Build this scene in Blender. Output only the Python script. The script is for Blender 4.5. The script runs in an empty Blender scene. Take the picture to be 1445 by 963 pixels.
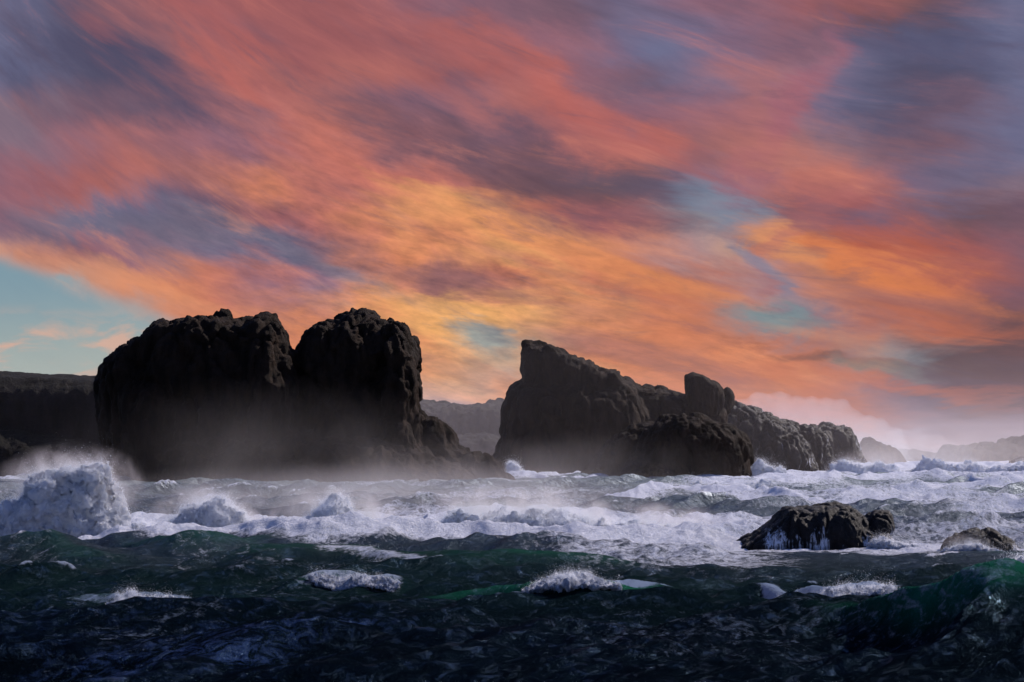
import bpy, math, random
import numpy as np
from mathutils import Vector
rng = np.random.default_rng(7)
random.seed(7)
sc = bpy.context.scene
col = sc.collection

# ------------------------------------------------------------------ camera
F, CH, HOR = 2690.0, 8.0, 640.0
PITCH = math.atan((HOR - 481.5) / F)
cam_d = bpy.data.cameras.new('camera')
cam = bpy.data.objects.new('camera', cam_d); col.objects.link(cam)
cam.location = (0, 0, CH)
cam.rotation_euler = (math.radians(90) + PITCH, 0, 0)
cam_d.sensor_width = 36; cam_d.lens = 36 * F / 1445.0
cam_d.clip_start = 0.5; cam_d.clip_end = 60000
sc.camera = cam
sc.view_settings.view_transform = 'Standard'
sc.view_settings.look = 'None'
sc.view_settings.exposure = 0
sc.cycles.use_denoising = True
sc.cycles.max_bounces = 6
sc.cycles.volume_bounces = 1
sc.cycles.transparent_max_bounces = 12
sc.cycles.volume_step_rate = 2.0
sc.cycles.volume_max_steps = 128
sc.cycles.sample_clamp_indirect = 4

def at(px, py, Y):
    """survey helper: the place at distance Y seen on a bearing"""
    dx = (px - 722.5) / F; dz = (481.5 - py) / F
    y = math.cos(PITCH) - dz * math.sin(PITCH); z = math.sin(PITCH) + dz * math.cos(PITCH)
    return (dx / y * Y, Y, CH + z / y * Y)
def ground(px, py, h=0.0):
    dx = (px - 722.5) / F; dz = (481.5 - py) / F
    y = math.cos(PITCH) - dz * math.sin(PITCH); z = math.sin(PITCH) + dz * math.cos(PITCH)
    t = (h - CH) / z
    return (dx * t, y * t)
def lin(c):
    return tuple((v / 255 / 12.92 if v / 255 <= 0.04045 else ((v / 255 + 0.055) / 1.055) ** 2.4) for v in c)

# ------------------------------------------------------------------ noise
def _h(ix, iy, iz, s):
    h = (ix.astype(np.int64) * 374761393 + iy.astype(np.int64) * 668265263 + iz.astype(np.int64) * 2147483647 + s * 1274126177) & 0xffffffff
    h = ((h ^ (h >> 13)) * 1274126177) & 0xffffffff
    h = ((h ^ (h >> 15)) * 2246822519) & 0xffffffff
    return ((h ^ (h >> 16)) & 0xffffff).astype(np.float32) / 16777215.0
def noise2(x, y, s=0):
    ix = np.floor(x); iy = np.floor(y); fx = (x - ix).astype(np.float32); fy = (y - iy).astype(np.float32)
    fx = fx * fx * fx * (fx * (fx * 6 - 15) + 10); fy = fy * fy * fy * (fy * (fy * 6 - 15) + 10)
    z = np.zeros_like(ix)
    a = _h(ix, iy, z, s); b = _h(ix + 1, iy, z, s); c = _h(ix, iy + 1, z, s); d = _h(ix + 1, iy + 1, z, s)
    return (a + (b - a) * fx) * (1 - fy) + (c + (d - c) * fx) * fy
def fbm2(x, y, o=4, s=0):
    r = 0; a = 0.5; n = 0
    for k in range(o):
        r = r + a * noise2(x * 2 ** k * 1.03 + 17 * k, y * 2 ** k * 0.98 - 9 * k, s + k); n += a; a *= 0.5
    return r / n
def noise3(x, y, z, s=0):
    ix = np.floor(x); iy = np.floor(y); iz = np.floor(z)
    fx = x - ix; fy = y - iy; fz = z - iz
    fx = fx * fx * (3 - 2 * fx); fy = fy * fy * (3 - 2 * fy); fz = fz * fz * (3 - 2 * fz)
    r = 0
    for dx in (0, 1):
        for dy in (0, 1):
            for dz in (0, 1):
                w = (fx if dx else 1 - fx) * (fy if dy else 1 - fy) * (fz if dz else 1 - fz)
                r = r + w * _h(ix + dx, iy + dy, iz + dz, s)
    return r
def fbm3(p, f, o=4, s=0):
    r = 0; a = 0.5; n = 0
    for k in range(o):
        q = p * f * 2 ** k + 11.3 * k
        r = r + a * noise3(q[:, 0], q[:, 1], q[:, 2], s + k); n += a; a *= 0.5
    return r / n
def worley3(p, s=0):
    """F1 and F2 distances, per point"""
    cid = np.zeros(len(p)); b = np.floor(p); f1 = np.full(len(p), 9.0); f2 = np.full(len(p), 9.0)
    for dx in (-1, 0, 1):
        for dy in (-1, 0, 1):
            for dz in (-1, 0, 1):
                cx, cy, cz = b[:, 0] + dx, b[:, 1] + dy, b[:, 2] + dz
                q = np.stack([cx + _h(cx, cy, cz, s), cy + _h(cx, cy, cz, s + 1), cz + _h(cx, cy, cz, s + 2)], 1)
                d = np.sqrt(((q - p) ** 2).sum(1))
                cid = np.where(d < f1, _h(cx, cy, cz, s + 5), cid)
                f2 = np.minimum(f2, np.maximum(f1, d)); f1 = np.minimum(f1, d)
    return f1, f2, cid
def sstep(a, b, x):
    t = np.clip((x - a) / (b - a), 0, 1); return t * t * (3 - 2 * t)

# ------------------------------------------------------------------ mesh helpers
def mesh_from(name, V, polys):
    me = bpy.data.meshes.new(name)
    V = np.asarray(V, np.float32); P = np.asarray(polys, np.int32)
    me.vertices.add(len(V)); me.vertices.foreach_set('co', V.ravel())
    k = P.shape[1]
    me.loops.add(P.size); me.loops.foreach_set('vertex_index', P.ravel())
    me.polygons.add(len(P)); me.polygons.foreach_set('loop_start', np.arange(0, P.size, k, dtype=np.int32))
    me.update(calc_edges=True); me.validate()
    return me
def smooth(me):
    me.polygons.foreach_set('use_smooth', np.ones(len(me.polygons), bool))
def tag(o, label=None, cat=None, group=None, kind=None):
    if label: o['label'] = label
    if cat: o['category'] = cat
    if group: o['group'] = group
    if kind: o['kind'] = kind
    return o
def link(name, me, mat, parent=None):
    o = bpy.data.objects.new(name, me); col.objects.link(o)
    if mat: me.materials.append(mat)
    if parent: o.parent = parent
    return o
def setattrf(me, name, arr):
    a = me.attributes.new(name, 'FLOAT', 'POINT'); a.data.foreach_set('value', np.asarray(arr, np.float32))
def voxel(V, Fc, size, soft=0, one=False):
    """one closed skin around overlapping bodies"""
    me = bpy.data.meshes.new('tmp')
    me.from_pydata([tuple(v) for v in V], [], Fc); me.update()
    o = bpy.data.objects.new('tmp', me); col.objects.link(o)
    m = o.modifiers.new('r', 'REMESH'); m.mode = 'VOXEL'; m.voxel_size = size; m.adaptivity = 0
    if soft: m2 = o.modifiers.new('s', 'SMOOTH'); m2.factor = .6; m2.iterations = soft
    dg = bpy.context.evaluated_depsgraph_get(); dg.update()
    r = bpy.data.meshes.new_from_object(o.evaluated_get(dg))
    bpy.data.objects.remove(o); bpy.data.meshes.remove(me)
    if one:         # keep the one connected body, drop loose crumbs
        e = np.empty(len(r.edges) * 2, np.int32); r.edges.foreach_get('vertices', e); e = e.reshape(-1, 2)
        lab = np.arange(len(r.vertices))
        while True:
            mn = np.minimum(lab[e[:, 0]], lab[e[:, 1]]); old = lab.copy()
            np.minimum.at(lab, e[:, 0], mn); np.minimum.at(lab, e[:, 1], mn)
            lab = lab[lab]; lab = lab[lab]
            if (lab == old).all(): break
        best = np.bincount(lab).argmax(); keep = lab == best
        if not keep.all():
            co = np.empty(len(r.vertices) * 3, np.float32); r.vertices.foreach_get('co', co); co = co.reshape(-1, 3)
            fv = np.array([tuple(p.vertices) for p in r.polygons if keep[p.vertices[0]]], np.int32)
            new = np.cumsum(keep) - 1; bpy.data.meshes.remove(r)
            r = mesh_from('tmp', co[keep], new[fv])
    return r
def getco(me):
    a = np.empty(len(me.vertices) * 3, np.float32); me.vertices.foreach_get('co', a); return a.reshape(-1, 3).astype(np.float64)
def getno(me):
    a = np.empty(len(me.vertices) * 3, np.float32); me.vertex_normals.foreach_get('vector', a); return a.reshape(-1, 3).astype(np.float64)

# ------------------------------------------------------------------ node helpers
class NT:
    def __init__(s, nt): s.nt = nt
    def n(s, t, **k):
        x = s.nt.nodes.new(t)
        for a, b in k.items(): setattr(x, a, b)
        return x
    def put(s, inp, v):
        if isinstance(v, bpy.types.NodeSocket): s.nt.links.new(v, inp)
        elif v is not None: inp.default_value = v
    def m(s, op, a, b=None, c=None, clamp=False):
        x = s.n('ShaderNodeMath', operation=op, use_clamp=clamp)
        for i, v in enumerate((a, b, c)): s.put(x.inputs[i], v)
        return x.outputs[0]
    def v(s, op, a, b=None):
        x = s.n('ShaderNodeVectorMath', operation=op); s.put(x.inputs[0], a); s.put(x.inputs[1], b)
        return x.outputs['Value'] if op in ('LENGTH', 'DOT_PRODUCT') else x.outputs[0]
    def sep(s, a): x = s.n('ShaderNodeSeparateXYZ'); s.put(x.inputs[0], a); return x.outputs
    def comb(s, a, b, c=0.0):
        x = s.n('ShaderNodeCombineXYZ')
        for i, v in enumerate((a, b, c)): s.put(x.inputs[i], v)
        return x.outputs[0]
    def noise(s, vec, scale, detail=3, rough=0.55, dist=0.0, color=False):
        x = s.n('ShaderNodeTexNoise'); s.put(x.inputs['Vector'], vec)
        x.inputs['Scale'].default_value = scale; x.inputs['Detail'].default_value = detail
        x.inputs['Roughness'].default_value = rough; x.inputs['Distortion'].default_value = dist
        return x.outputs['Color' if color else 'Fac']
    def mr(s, v, a, b, c=0.0, d=1.0, smooth=True):
        x = s.n('ShaderNodeMapRange', interpolation_type='SMOOTHSTEP' if smooth else 'LINEAR')
        s.put(x.inputs[0], v)
        for i, q in enumerate((a, b, c, d)): s.put(x.inputs[i + 1], q)
        return x.outputs[0]
    def mix(s, f, a, b, blend='MIX'):
        x = s.n('ShaderNodeMix', data_type='RGBA', blend_type=blend)
        s.put(x.inputs[0], f)
        for i, q in ((6, a), (7, b)): s.put(x.inputs[i], (*q, 1) if isinstance(q, tuple) and len(q) == 3 else q)
        return x.outputs[2]
    def mapv(s, vec, scale=(1, 1, 1), rot=(0, 0, 0), loc=(0, 0, 0), vt='POINT'):
        x = s.n('ShaderNodeMapping', vector_type=vt); s.put(x.inputs[0], vec)
        x.inputs[1].default_value = loc; x.inputs[2].default_value = rot; x.inputs[3].default_value = scale
        return x.outputs[0]
    def rmap(s, vec, ang, scale, loc=(0, 0, 0)):
        # turn first, then stretch: streaks run along the angle
        return s.mapv(vec, tuple(1.0 / v for v in scale), (0, 0, math.radians(ang)), loc, vt='TEXTURE')
    def attr(s, name): return s.n('ShaderNodeAttribute', attribute_name=name).outputs['Fac']
    def bump(s, h, strength, dist):
        x = s.n('ShaderNodeBump'); x.inputs['Strength'].default_value = strength; x.inputs['Distance'].default_value = dist
        s.put(x.inputs['Height'], h); return x.outputs[0]
def new_mat(name):
    m = bpy.data.materials.new(name); m.use_nodes = True; m.node_tree.nodes.clear()
    t = NT(m.node_tree); out = t.n('ShaderNodeOutputMaterial')
    return m, t, out

# ------------------------------------------------------------------ sun and sky
SUN_EL, SUN_AZ = math.radians(38), math.radians(54)
sd = bpy.data.lights.new('sun', 'SUN'); sd.energy = 5.0; sd.angle = math.radians(0.6); sd.color = (1.0, 0.89, 0.82)
so = bpy.data.objects.new('sun', sd); col.objects.link(so)
sv = Vector((math.sin(SUN_AZ) * math.cos(SUN_EL), math.cos(SUN_AZ) * math.cos(SUN_EL), math.sin(SUN_EL)))
so.rotation_euler = sv.to_track_quat('Z', 'Y').to_euler()

PAL = dict(B=(86, 82, 106), b=(112, 114, 146), P=(122, 94, 110), p=(150, 105, 120), R=(163, 96, 98), r=(188, 112, 104),
           O=(217, 133, 96), o=(230, 150, 104), Y=(240, 172, 108), C=(184, 96, 76), D=(108, 82, 88), G=(136, 116, 132),
           T=(124, 150, 162), t=(150, 176, 182), L=(168, 150, 164), W=(222, 172, 150), M=(200, 116, 86))
ROWS = [(0, 'b B P R R R R p P P b p p R D B b'), (50, 'b B B P R R R R p p b b p P B B b'), (100, 'b B B B R R r R R p P b r b B B b'),
        (150, 'G P P B p r P p r R p p r b B P b'), (200, 'G p r p p r r P P R r P r G P P b'), (250, 'p R r r O r r r D D D b r r p P G'),
        (300, 'p G b P R r O Y M R R T r R R D P'), (350, 'W r p G b P O O Y o O L Y C C R P'), (400, 'T t O O r b O P M O M M L O O C P'),
        (450, 'L W t O O O o Y Y o O M T G M M D'), (500, 'W W t W O O O Y T O O O M M T D D'), (550, 't W t W O O W W o o O O M M G D D'),
        (600, 't t W W W L L L L O O M C M G G G'), (650, 'L L W W L L L L L L L L L L L L L')]
world = bpy.data.worlds.new('World'); sc.world = world; world.use_nodes = True
world.node_tree.nodes.clear(); w = NT(world.node_tree)
wo = w.n('ShaderNodeOutputWorld'); bg = w.n('ShaderNodeBackground'); w.nt.links.new(bg.outputs[0], wo.inputs[0])
dirv = w.n('ShaderNodeTexCoord').outputs['Generated']
dx, dy, dz = w.sep(dirv)
yc = w.m('MAXIMUM', dy, 0.15)
u0 = w.m('DIVIDE', w.m('DIVIDE', dx, yc), 0.26859)          # -1 .. 1 across the bay
v0 = w.m('DIVIDE', w.m('DIVIDE', dz, yc), 0.26859)          # 0 .. 0.89 above the horizon
# fan coordinates: the cloud streets run away over the sea
zz = w.m('ADD', w.m('MAXIMUM', v0, 0.0), 0.07)
fa = w.m('DIVIDE', w.m('SUBTRACT', u0, 0.18), zz)
fb = w.m('DIVIDE', 1.0, zz)
fan = w.comb(fa, fb)
n1 = w.noise(w.mapv(fan, (1.1, 0.35, 1)), 1.6, 5, 0.6, 0.6)
n2 = w.noise(w.mapv(fan, (1.0, 0.30, 1), loc=(5, 3, 0)), 1.3, 5, 0.6, 0.6)
# gentle horizontal streaks and long diagonals, in the plane of the sky chart
uv = w.comb(u0, v0)
ub = w.m('SUBTRACT', u0, 1.2)
cuv = w.comb(u0, w.m('SUBTRACT', v0, w.m('MULTIPLY', w.m('MULTIPLY', w.m('MULTIPLY', ub, ub), w.m('ADD', v0, 0.2)), 0.09)))   # the cloud streets bend
fib = w.noise(w.rmap(cuv, -6, (1.0, 5.0, 1)), 3.0, 9, 0.66, 0.6)
fib3 = w.noise(w.rmap(cuv, -7, (1.0, 4.5, 1), (7, 2, 0)), 1.6, 6, 0.6, 0.5)
n3 = w.noise(w.rmap(cuv, -6, (1.0, 3.2, 1)), 2.4, 6, 0.6, 0.8)
n4 = w.noise(w.rmap(cuv, -6, (1.0, 3.0, 1), (9, 2, 0)), 2.4, 6, 0.62, 0.8)
wu = w.m('ADD', u0, w.m('ADD', w.m('MULTIPLY', w.m('SUBTRACT', n3, 0.5), 0.34), w.m('MULTIPLY', w.m('SUBTRACT', n1, 0.5), 0.12)))
wv = w.m('ADD', v0, w.m('ADD', w.m('MULTIPLY', w.m('SUBTRACT', n4, 0.5), 0.20), w.m('MULTIPLY', w.m('SUBTRACT', n2, 0.5), 0.05)))
uu = w.m('MULTIPLY_ADD', wu, 0.5, 0.5)
prev = None
for py, s in reversed(ROWS):
    cr = w.n('ShaderNodeValToRGB'); cr.color_ramp.interpolation = 'B_SPLINE'
    ks = s.split(); els = cr.color_ramp.elements
    els[0].position = 0; els[1].position = 1
    for i in range(1, len(ks) - 1): els.new(i * 90 / 1445)
    for i, k in enumerate(ks): els[i].color = (*lin(PAL[k]), 1)
    w.put(cr.inputs[0], uu)
    if prev is None: prev = cr.outputs[0]
    else:
        va = (640 - (py + 50)) / 722.5; vb = (640 - py) / 722.5
        prev = w.mix(w.mr(wv, va, vb), prev, cr.outputs[0])
skyc = prev
# larger features: (px, py, half length, half width, angle down to the right, colour, strength)
FEAT = [(500, 210, 330, 38, 33, (204, 116, 98), .55), (340, 90, 150, 26, 52, (192, 104, 98), .6), (800, 135, 260, 34, 27, (196, 106, 96), .7),
        (700, 225, 260, 34, 20, (112, 84, 96), .65), (890, 250, 170, 26, 14, (104, 90, 108), .6), (1010, 285, 70, 34, 35, (128, 140, 160), .8),
        (690, 335, 180, 26, 32, (242, 168, 106), .75), (640, 455, 190, 36, 20, (246, 178, 106), .7), (830, 370, 260, 22, 16, (232, 146, 94), .7),
        (430, 375, 190, 24, 20, (118, 112, 132), .75), (250, 320, 210, 26, 8, (112, 108, 128), .7), (640, 400, 170, 22, 12, (150, 104, 104), .45),
        (180, 390, 230, 24, 14, (226, 150, 112), .7), (1240, 385, 190, 26, 17, (228, 132, 82), .9), (1120, 350, 80, 18, 30, (236, 156, 104), .8),
        (1130, 330, 150, 22, -50, (184, 108, 106), .5), (1110, 150, 160, 30, -52, (172, 104, 116), .7), (1110, 455, 95, 17, 4, (130, 148, 152), .9),
        (1080, 380, 60, 18, 40, (146, 140, 158), .8), (690, 485, 66, 17, 10, (146, 158, 158), .9), (1250, 545, 210, 12, 6, (196, 108, 80), .6),
        (1160, 505, 190, 12, 5, (118, 88, 84), .6), (1000, 525, 200, 12, 5, (214, 128, 84), .6), (1240, 520, 60, 12, 8, (140, 136, 126), .7),
        (1380, 500, 120, 26, 10, (104, 80, 84), .7), (1340, 460, 110, 16, 14, (196, 108, 80), .5), (1310, 60, 140, 40, 0, (96, 98, 130), .5),
        (1340, 240, 120, 60, -30, (110, 112, 142), .5), (170, 75, 150, 40, 10, (84, 80, 106), .7), (250, 130, 120, 34, 20, (92, 84, 108), .6),
        (150, 30, 70, 14, 38, (150, 94, 102), .5), (610, 500, 120, 12, 14, (188, 126, 100), .5)]
wuv = w.comb(wu, wv)
ff = w.m('ADD', w.m('MULTIPLY', w.m('SUBTRACT', fib, 0.5), 2.2), w.m('MULTIPLY', w.m('SUBTRACT', fib3, 0.5), 0.9))
for (px, py, hl, hw, an, c, st) in FEAT:
    cx, cy = (px - 722.5) / 722.5, (640 - py) / 722.5
    # half of the warp only, so that the features stay where they are
    q = w.mapv(wuv, (hl / 722.5, hw / 722.5, 1), (0, 0, math.radians(-an)), (cx, cy, 0), vt='TEXTURE')
    skyc = w.mix(w.m('MULTIPLY', w.mr(w.m('ADD', w.v('LENGTH', q), ff), 1.35, 0.15), st), skyc, lin(c))
# clear teal gap low on the left with a clean cloud edge above it
edge = w.m('SUBTRACT', w.m('MULTIPLY_ADD', u0, -0.37, 0.398 - 0.37), v0)
edge = w.m('ADD', edge, w.m('MULTIPLY', w.m('SUBTRACT', n4, 0.5), 0.10))
gapm = w.m('MULTIPLY', w.mr(edge, -0.006, 0.045), w.mr(u0, -0.35, -0.62))
puff = w.noise(w.mapv(uv, (1, 2.6, 1), loc=(3, 1, 0)), 7.0, 5, 0.55, 0.5)
puffm = w.m('MULTIPLY', w.mr(puff, 0.44, 0.62), w.mr(w.m('ABSOLUTE', w.m('SUBTRACT', v0, 0.20)), 0.10, 0.02))
teal = w.mix(w.mr(v0, 0.12, 0.36), lin((176, 184, 176)), lin((132, 160, 172)))
skyc = w.mix(gapm, skyc, w.mix(w.m('MULTIPLY', puffm, 0.85), teal, lin((224, 178, 156))))
# fibres and ripples
notgap = w.m('SUBTRACT', 1.0, w.m('MULTIPLY', gapm, 0.95))
skyc = w.mix(w.m('MULTIPLY', w.m('MULTIPLY', w.mr(fib3, .48, .28), .42), notgap), skyc, lin((106, 92, 112)))
skyc = w.mix(w.m('MULTIPLY', w.m('MULTIPLY', w.mr(fib, .46, .32), .30), notgap), skyc, lin((112, 98, 118)))
warm = w.mix(w.mr(v0, .25, .75), lin((240, 158, 104)), lin((204, 118, 104)))
skyc = w.mix(w.m('MULTIPLY', w.m('MULTIPLY', w.m('ADD', w.mr(fib3, .52, .72), w.mr(fib, .54, .72)), .30), w.m('MULTIPLY', notgap, w.mr(u0, 1.1, .55))), skyc, warm)
rip = w.noise(w.rmap(cuv, -2, (2.2, 8.0, 1)), 7.5, 5, 0.62, 0.25)
fib2 = w.noise(w.rmap(cuv, -8, (1.3, 5.0, 1), (4, 4, 0)), 8.0, 8, 0.64, 0.25)
k = w.m('ADD', w.m('ADD', w.m('MULTIPLY', w.m('SUBTRACT', fib, 0.5), 0.55), w.m('MULTIPLY', w.m('SUBTRACT', fib2, 0.5), 0.40)),
        w.m('MULTIPLY', w.m('MULTIPLY', w.m('SUBTRACT', rip, 0.5), 1.25), w.mr(w.v('LENGTH', w.mapv(uv, (0.62, 0.30, 1), (0, 0, -0.4), (-0.2, 0.33, 0), vt='TEXTURE')), 1.3, 0.3)))
k = w.m('MULTIPLY', k, w.m('SUBTRACT', 1.0, w.m('MULTIPLY', gapm, 0.8)))
lum = w.m('ADD', 1.0, k)
tint = w.comb(w.m('MULTIPLY_ADD', k, 1.0, 0.97), w.m('MULTIPLY_ADD', k, 0.85, 0.98), w.m('MULTIPLY_ADD', k, 0.60, 1.0))
skyc = w.mix(1.0, skyc, tint, 'MULTIPLY')
hsv = w.n('ShaderNodeHueSaturation'); hsv.inputs['Saturation'].default_value = .98; hsv.inputs['Value'].default_value = .93; w.put(hsv.inputs['Color'], skyc); skyc = hsv.outputs[0]
# above and around the bay: a clear dusk blue sky
ns = w.n('ShaderNodeTexSky'); ns.sky_type = 'NISHITA'; ns.sun_disc = False
ns.sun_elevation = SUN_EL; ns.sun_rotation = SUN_AZ
nis = w.mix(1.0, ns.outputs[0], (0.070, 0.082, 0.135), 'MULTIPLY')
up = w.mr(dz, 0.24, 0.50)
side = w.mr(dy, 0.55, 0.15)
other = w.m('MAXIMUM', up, side)
final = w.mix(other, skyc, nis)
w.put(bg.inputs[0], final); bg.inputs[1].default_value = 1.0
world.cycles.sampling_method = 'MANUAL'; world.cycles.sample_map_resolution = 512

# ------------------------------------------------------------------ materials
def rock_mat(name, base, wet=0.35, streak=False, scale=1.0, veg=None):
    m, t, out = new_mat(name)
    geo = t.n('ShaderNodeNewGeometry'); pos = geo.outputs['Position']
    n_ = t.noise(t.mapv(pos, (1, 1, .35)), .35 / scale, 8, .62)
    f_ = t.noise(pos, 2.6 / scale, 8, .68)
    c = t.mix(t.mr(n_, .35, .65), tuple(v * .45 for v in base), tuple(v * 1.5 for v in base))
    c = t.mix(t.m('MULTIPLY', t.mr(f_, .5, .7), .5), c, tuple(v * 2.2 for v in base))
    p = t.n('ShaderNodeBsdfPrincipled')
    if veg:
        up_ = t.sep(geo.outputs['Normal'])[2]
        c = t.mix(t.m('MULTIPLY', t.mr(up_, .55, .85), t.mr(f_, .35, .6)), c, veg)
    t.put(p.inputs['Base Color'], c)
    t.put(p.inputs['Roughness'], t.mr(f_, .3, .7, .38 if wet > .2 else .6, .85))
    p.inputs['Specular IOR Level'].default_value = wet
    hh = t.m('ADD', t.m('MULTIPLY', n_, 1.2), t.m('MULTIPLY', f_, .45))
    t.put(p.inputs['Normal'], t.bump(hh, 1.0, 1.5 * scale))
    sh = p.outputs[0]
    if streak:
        a = t.attr('wash_glint')
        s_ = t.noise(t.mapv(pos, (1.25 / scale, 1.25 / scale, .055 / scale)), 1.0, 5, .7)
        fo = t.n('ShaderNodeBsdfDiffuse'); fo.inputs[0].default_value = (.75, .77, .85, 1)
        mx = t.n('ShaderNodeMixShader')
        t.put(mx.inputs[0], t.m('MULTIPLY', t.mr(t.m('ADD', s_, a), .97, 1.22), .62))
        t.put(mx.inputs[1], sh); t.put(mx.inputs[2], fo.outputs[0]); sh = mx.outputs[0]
    t.put(out.inputs[0], sh)
    return m
ROCK = rock_mat('dark_sea_rock', (.0185, .0105, .0065), .07)
ROCKWET = rock_mat('wet_rock', (.007, .0048, .0045), .22, streak=True, scale=.25)
CLIFFM = rock_mat('cliff_rock', (.010, .008, .008), .1, scale=1.5, veg=(.014, .013, .008))

CLIFFWET_GLINT = rock_mat('wet_glint_headland_rock', (.011, .008, .0065), .3, scale=1.0, streak=True)

def foam_mat(name='sea_foam_white', c0=(.66, .70, .80), c1=(.93, .93, .95), tl=.52):
    m, t, out = new_mat(name)
    pos = t.n('ShaderNodeNewGeometry').outputs['Position']
    n_ = t.noise(pos, 2.4, 6, .7)
    d = t.n('ShaderNodeBsdfDiffuse'); tr = t.n('ShaderNodeBsdfTranslucent')
    c = t.mix(t.mr(n_, .35, .62), c0, c1)
    t.put(d.inputs[0], c); t.put(tr.inputs[0], (.80, .84, .92, 1))
    t.put(d.inputs['Normal'], t.bump(t.noise(pos, 3.6, 9, .78), 1.0, .5))
    mx = t.n('ShaderNodeMixShader'); mx.inputs[0].default_value = tl
    t.put(mx.inputs[1], d.outputs[0]); t.put(mx.inputs[2], tr.outputs[0]); t.put(out.inputs[0], mx.outputs[0])
    return m
FOAM = foam_mat()
CAPFOAM_SHADE = foam_mat('shaded_whitecap_foam', (.26, .33, .48), (.66, .70, .80), .25)  # darker bluish foam copy: backlit shade painted into the whitecaps
def drop_mat():
    m, t, out = new_mat('spray_droplets')
    d = t.n('ShaderNodeBsdfDiffuse'); tr = t.n('ShaderNodeBsdfTranslucent')
    d.inputs[0].default_value = (.93, .94, .96, 1); tr.inputs[0].default_value = (.93, .94, .96, 1)
    mx = t.n('ShaderNodeMixShader'); mx.inputs[0].default_value = .5
    t.put(mx.inputs[1], d.outputs[0]); t.put(mx.inputs[2], tr.outputs[0]); t.put(out.inputs[0], mx.outputs[0])
    return m
DROP = drop_mat()

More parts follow.
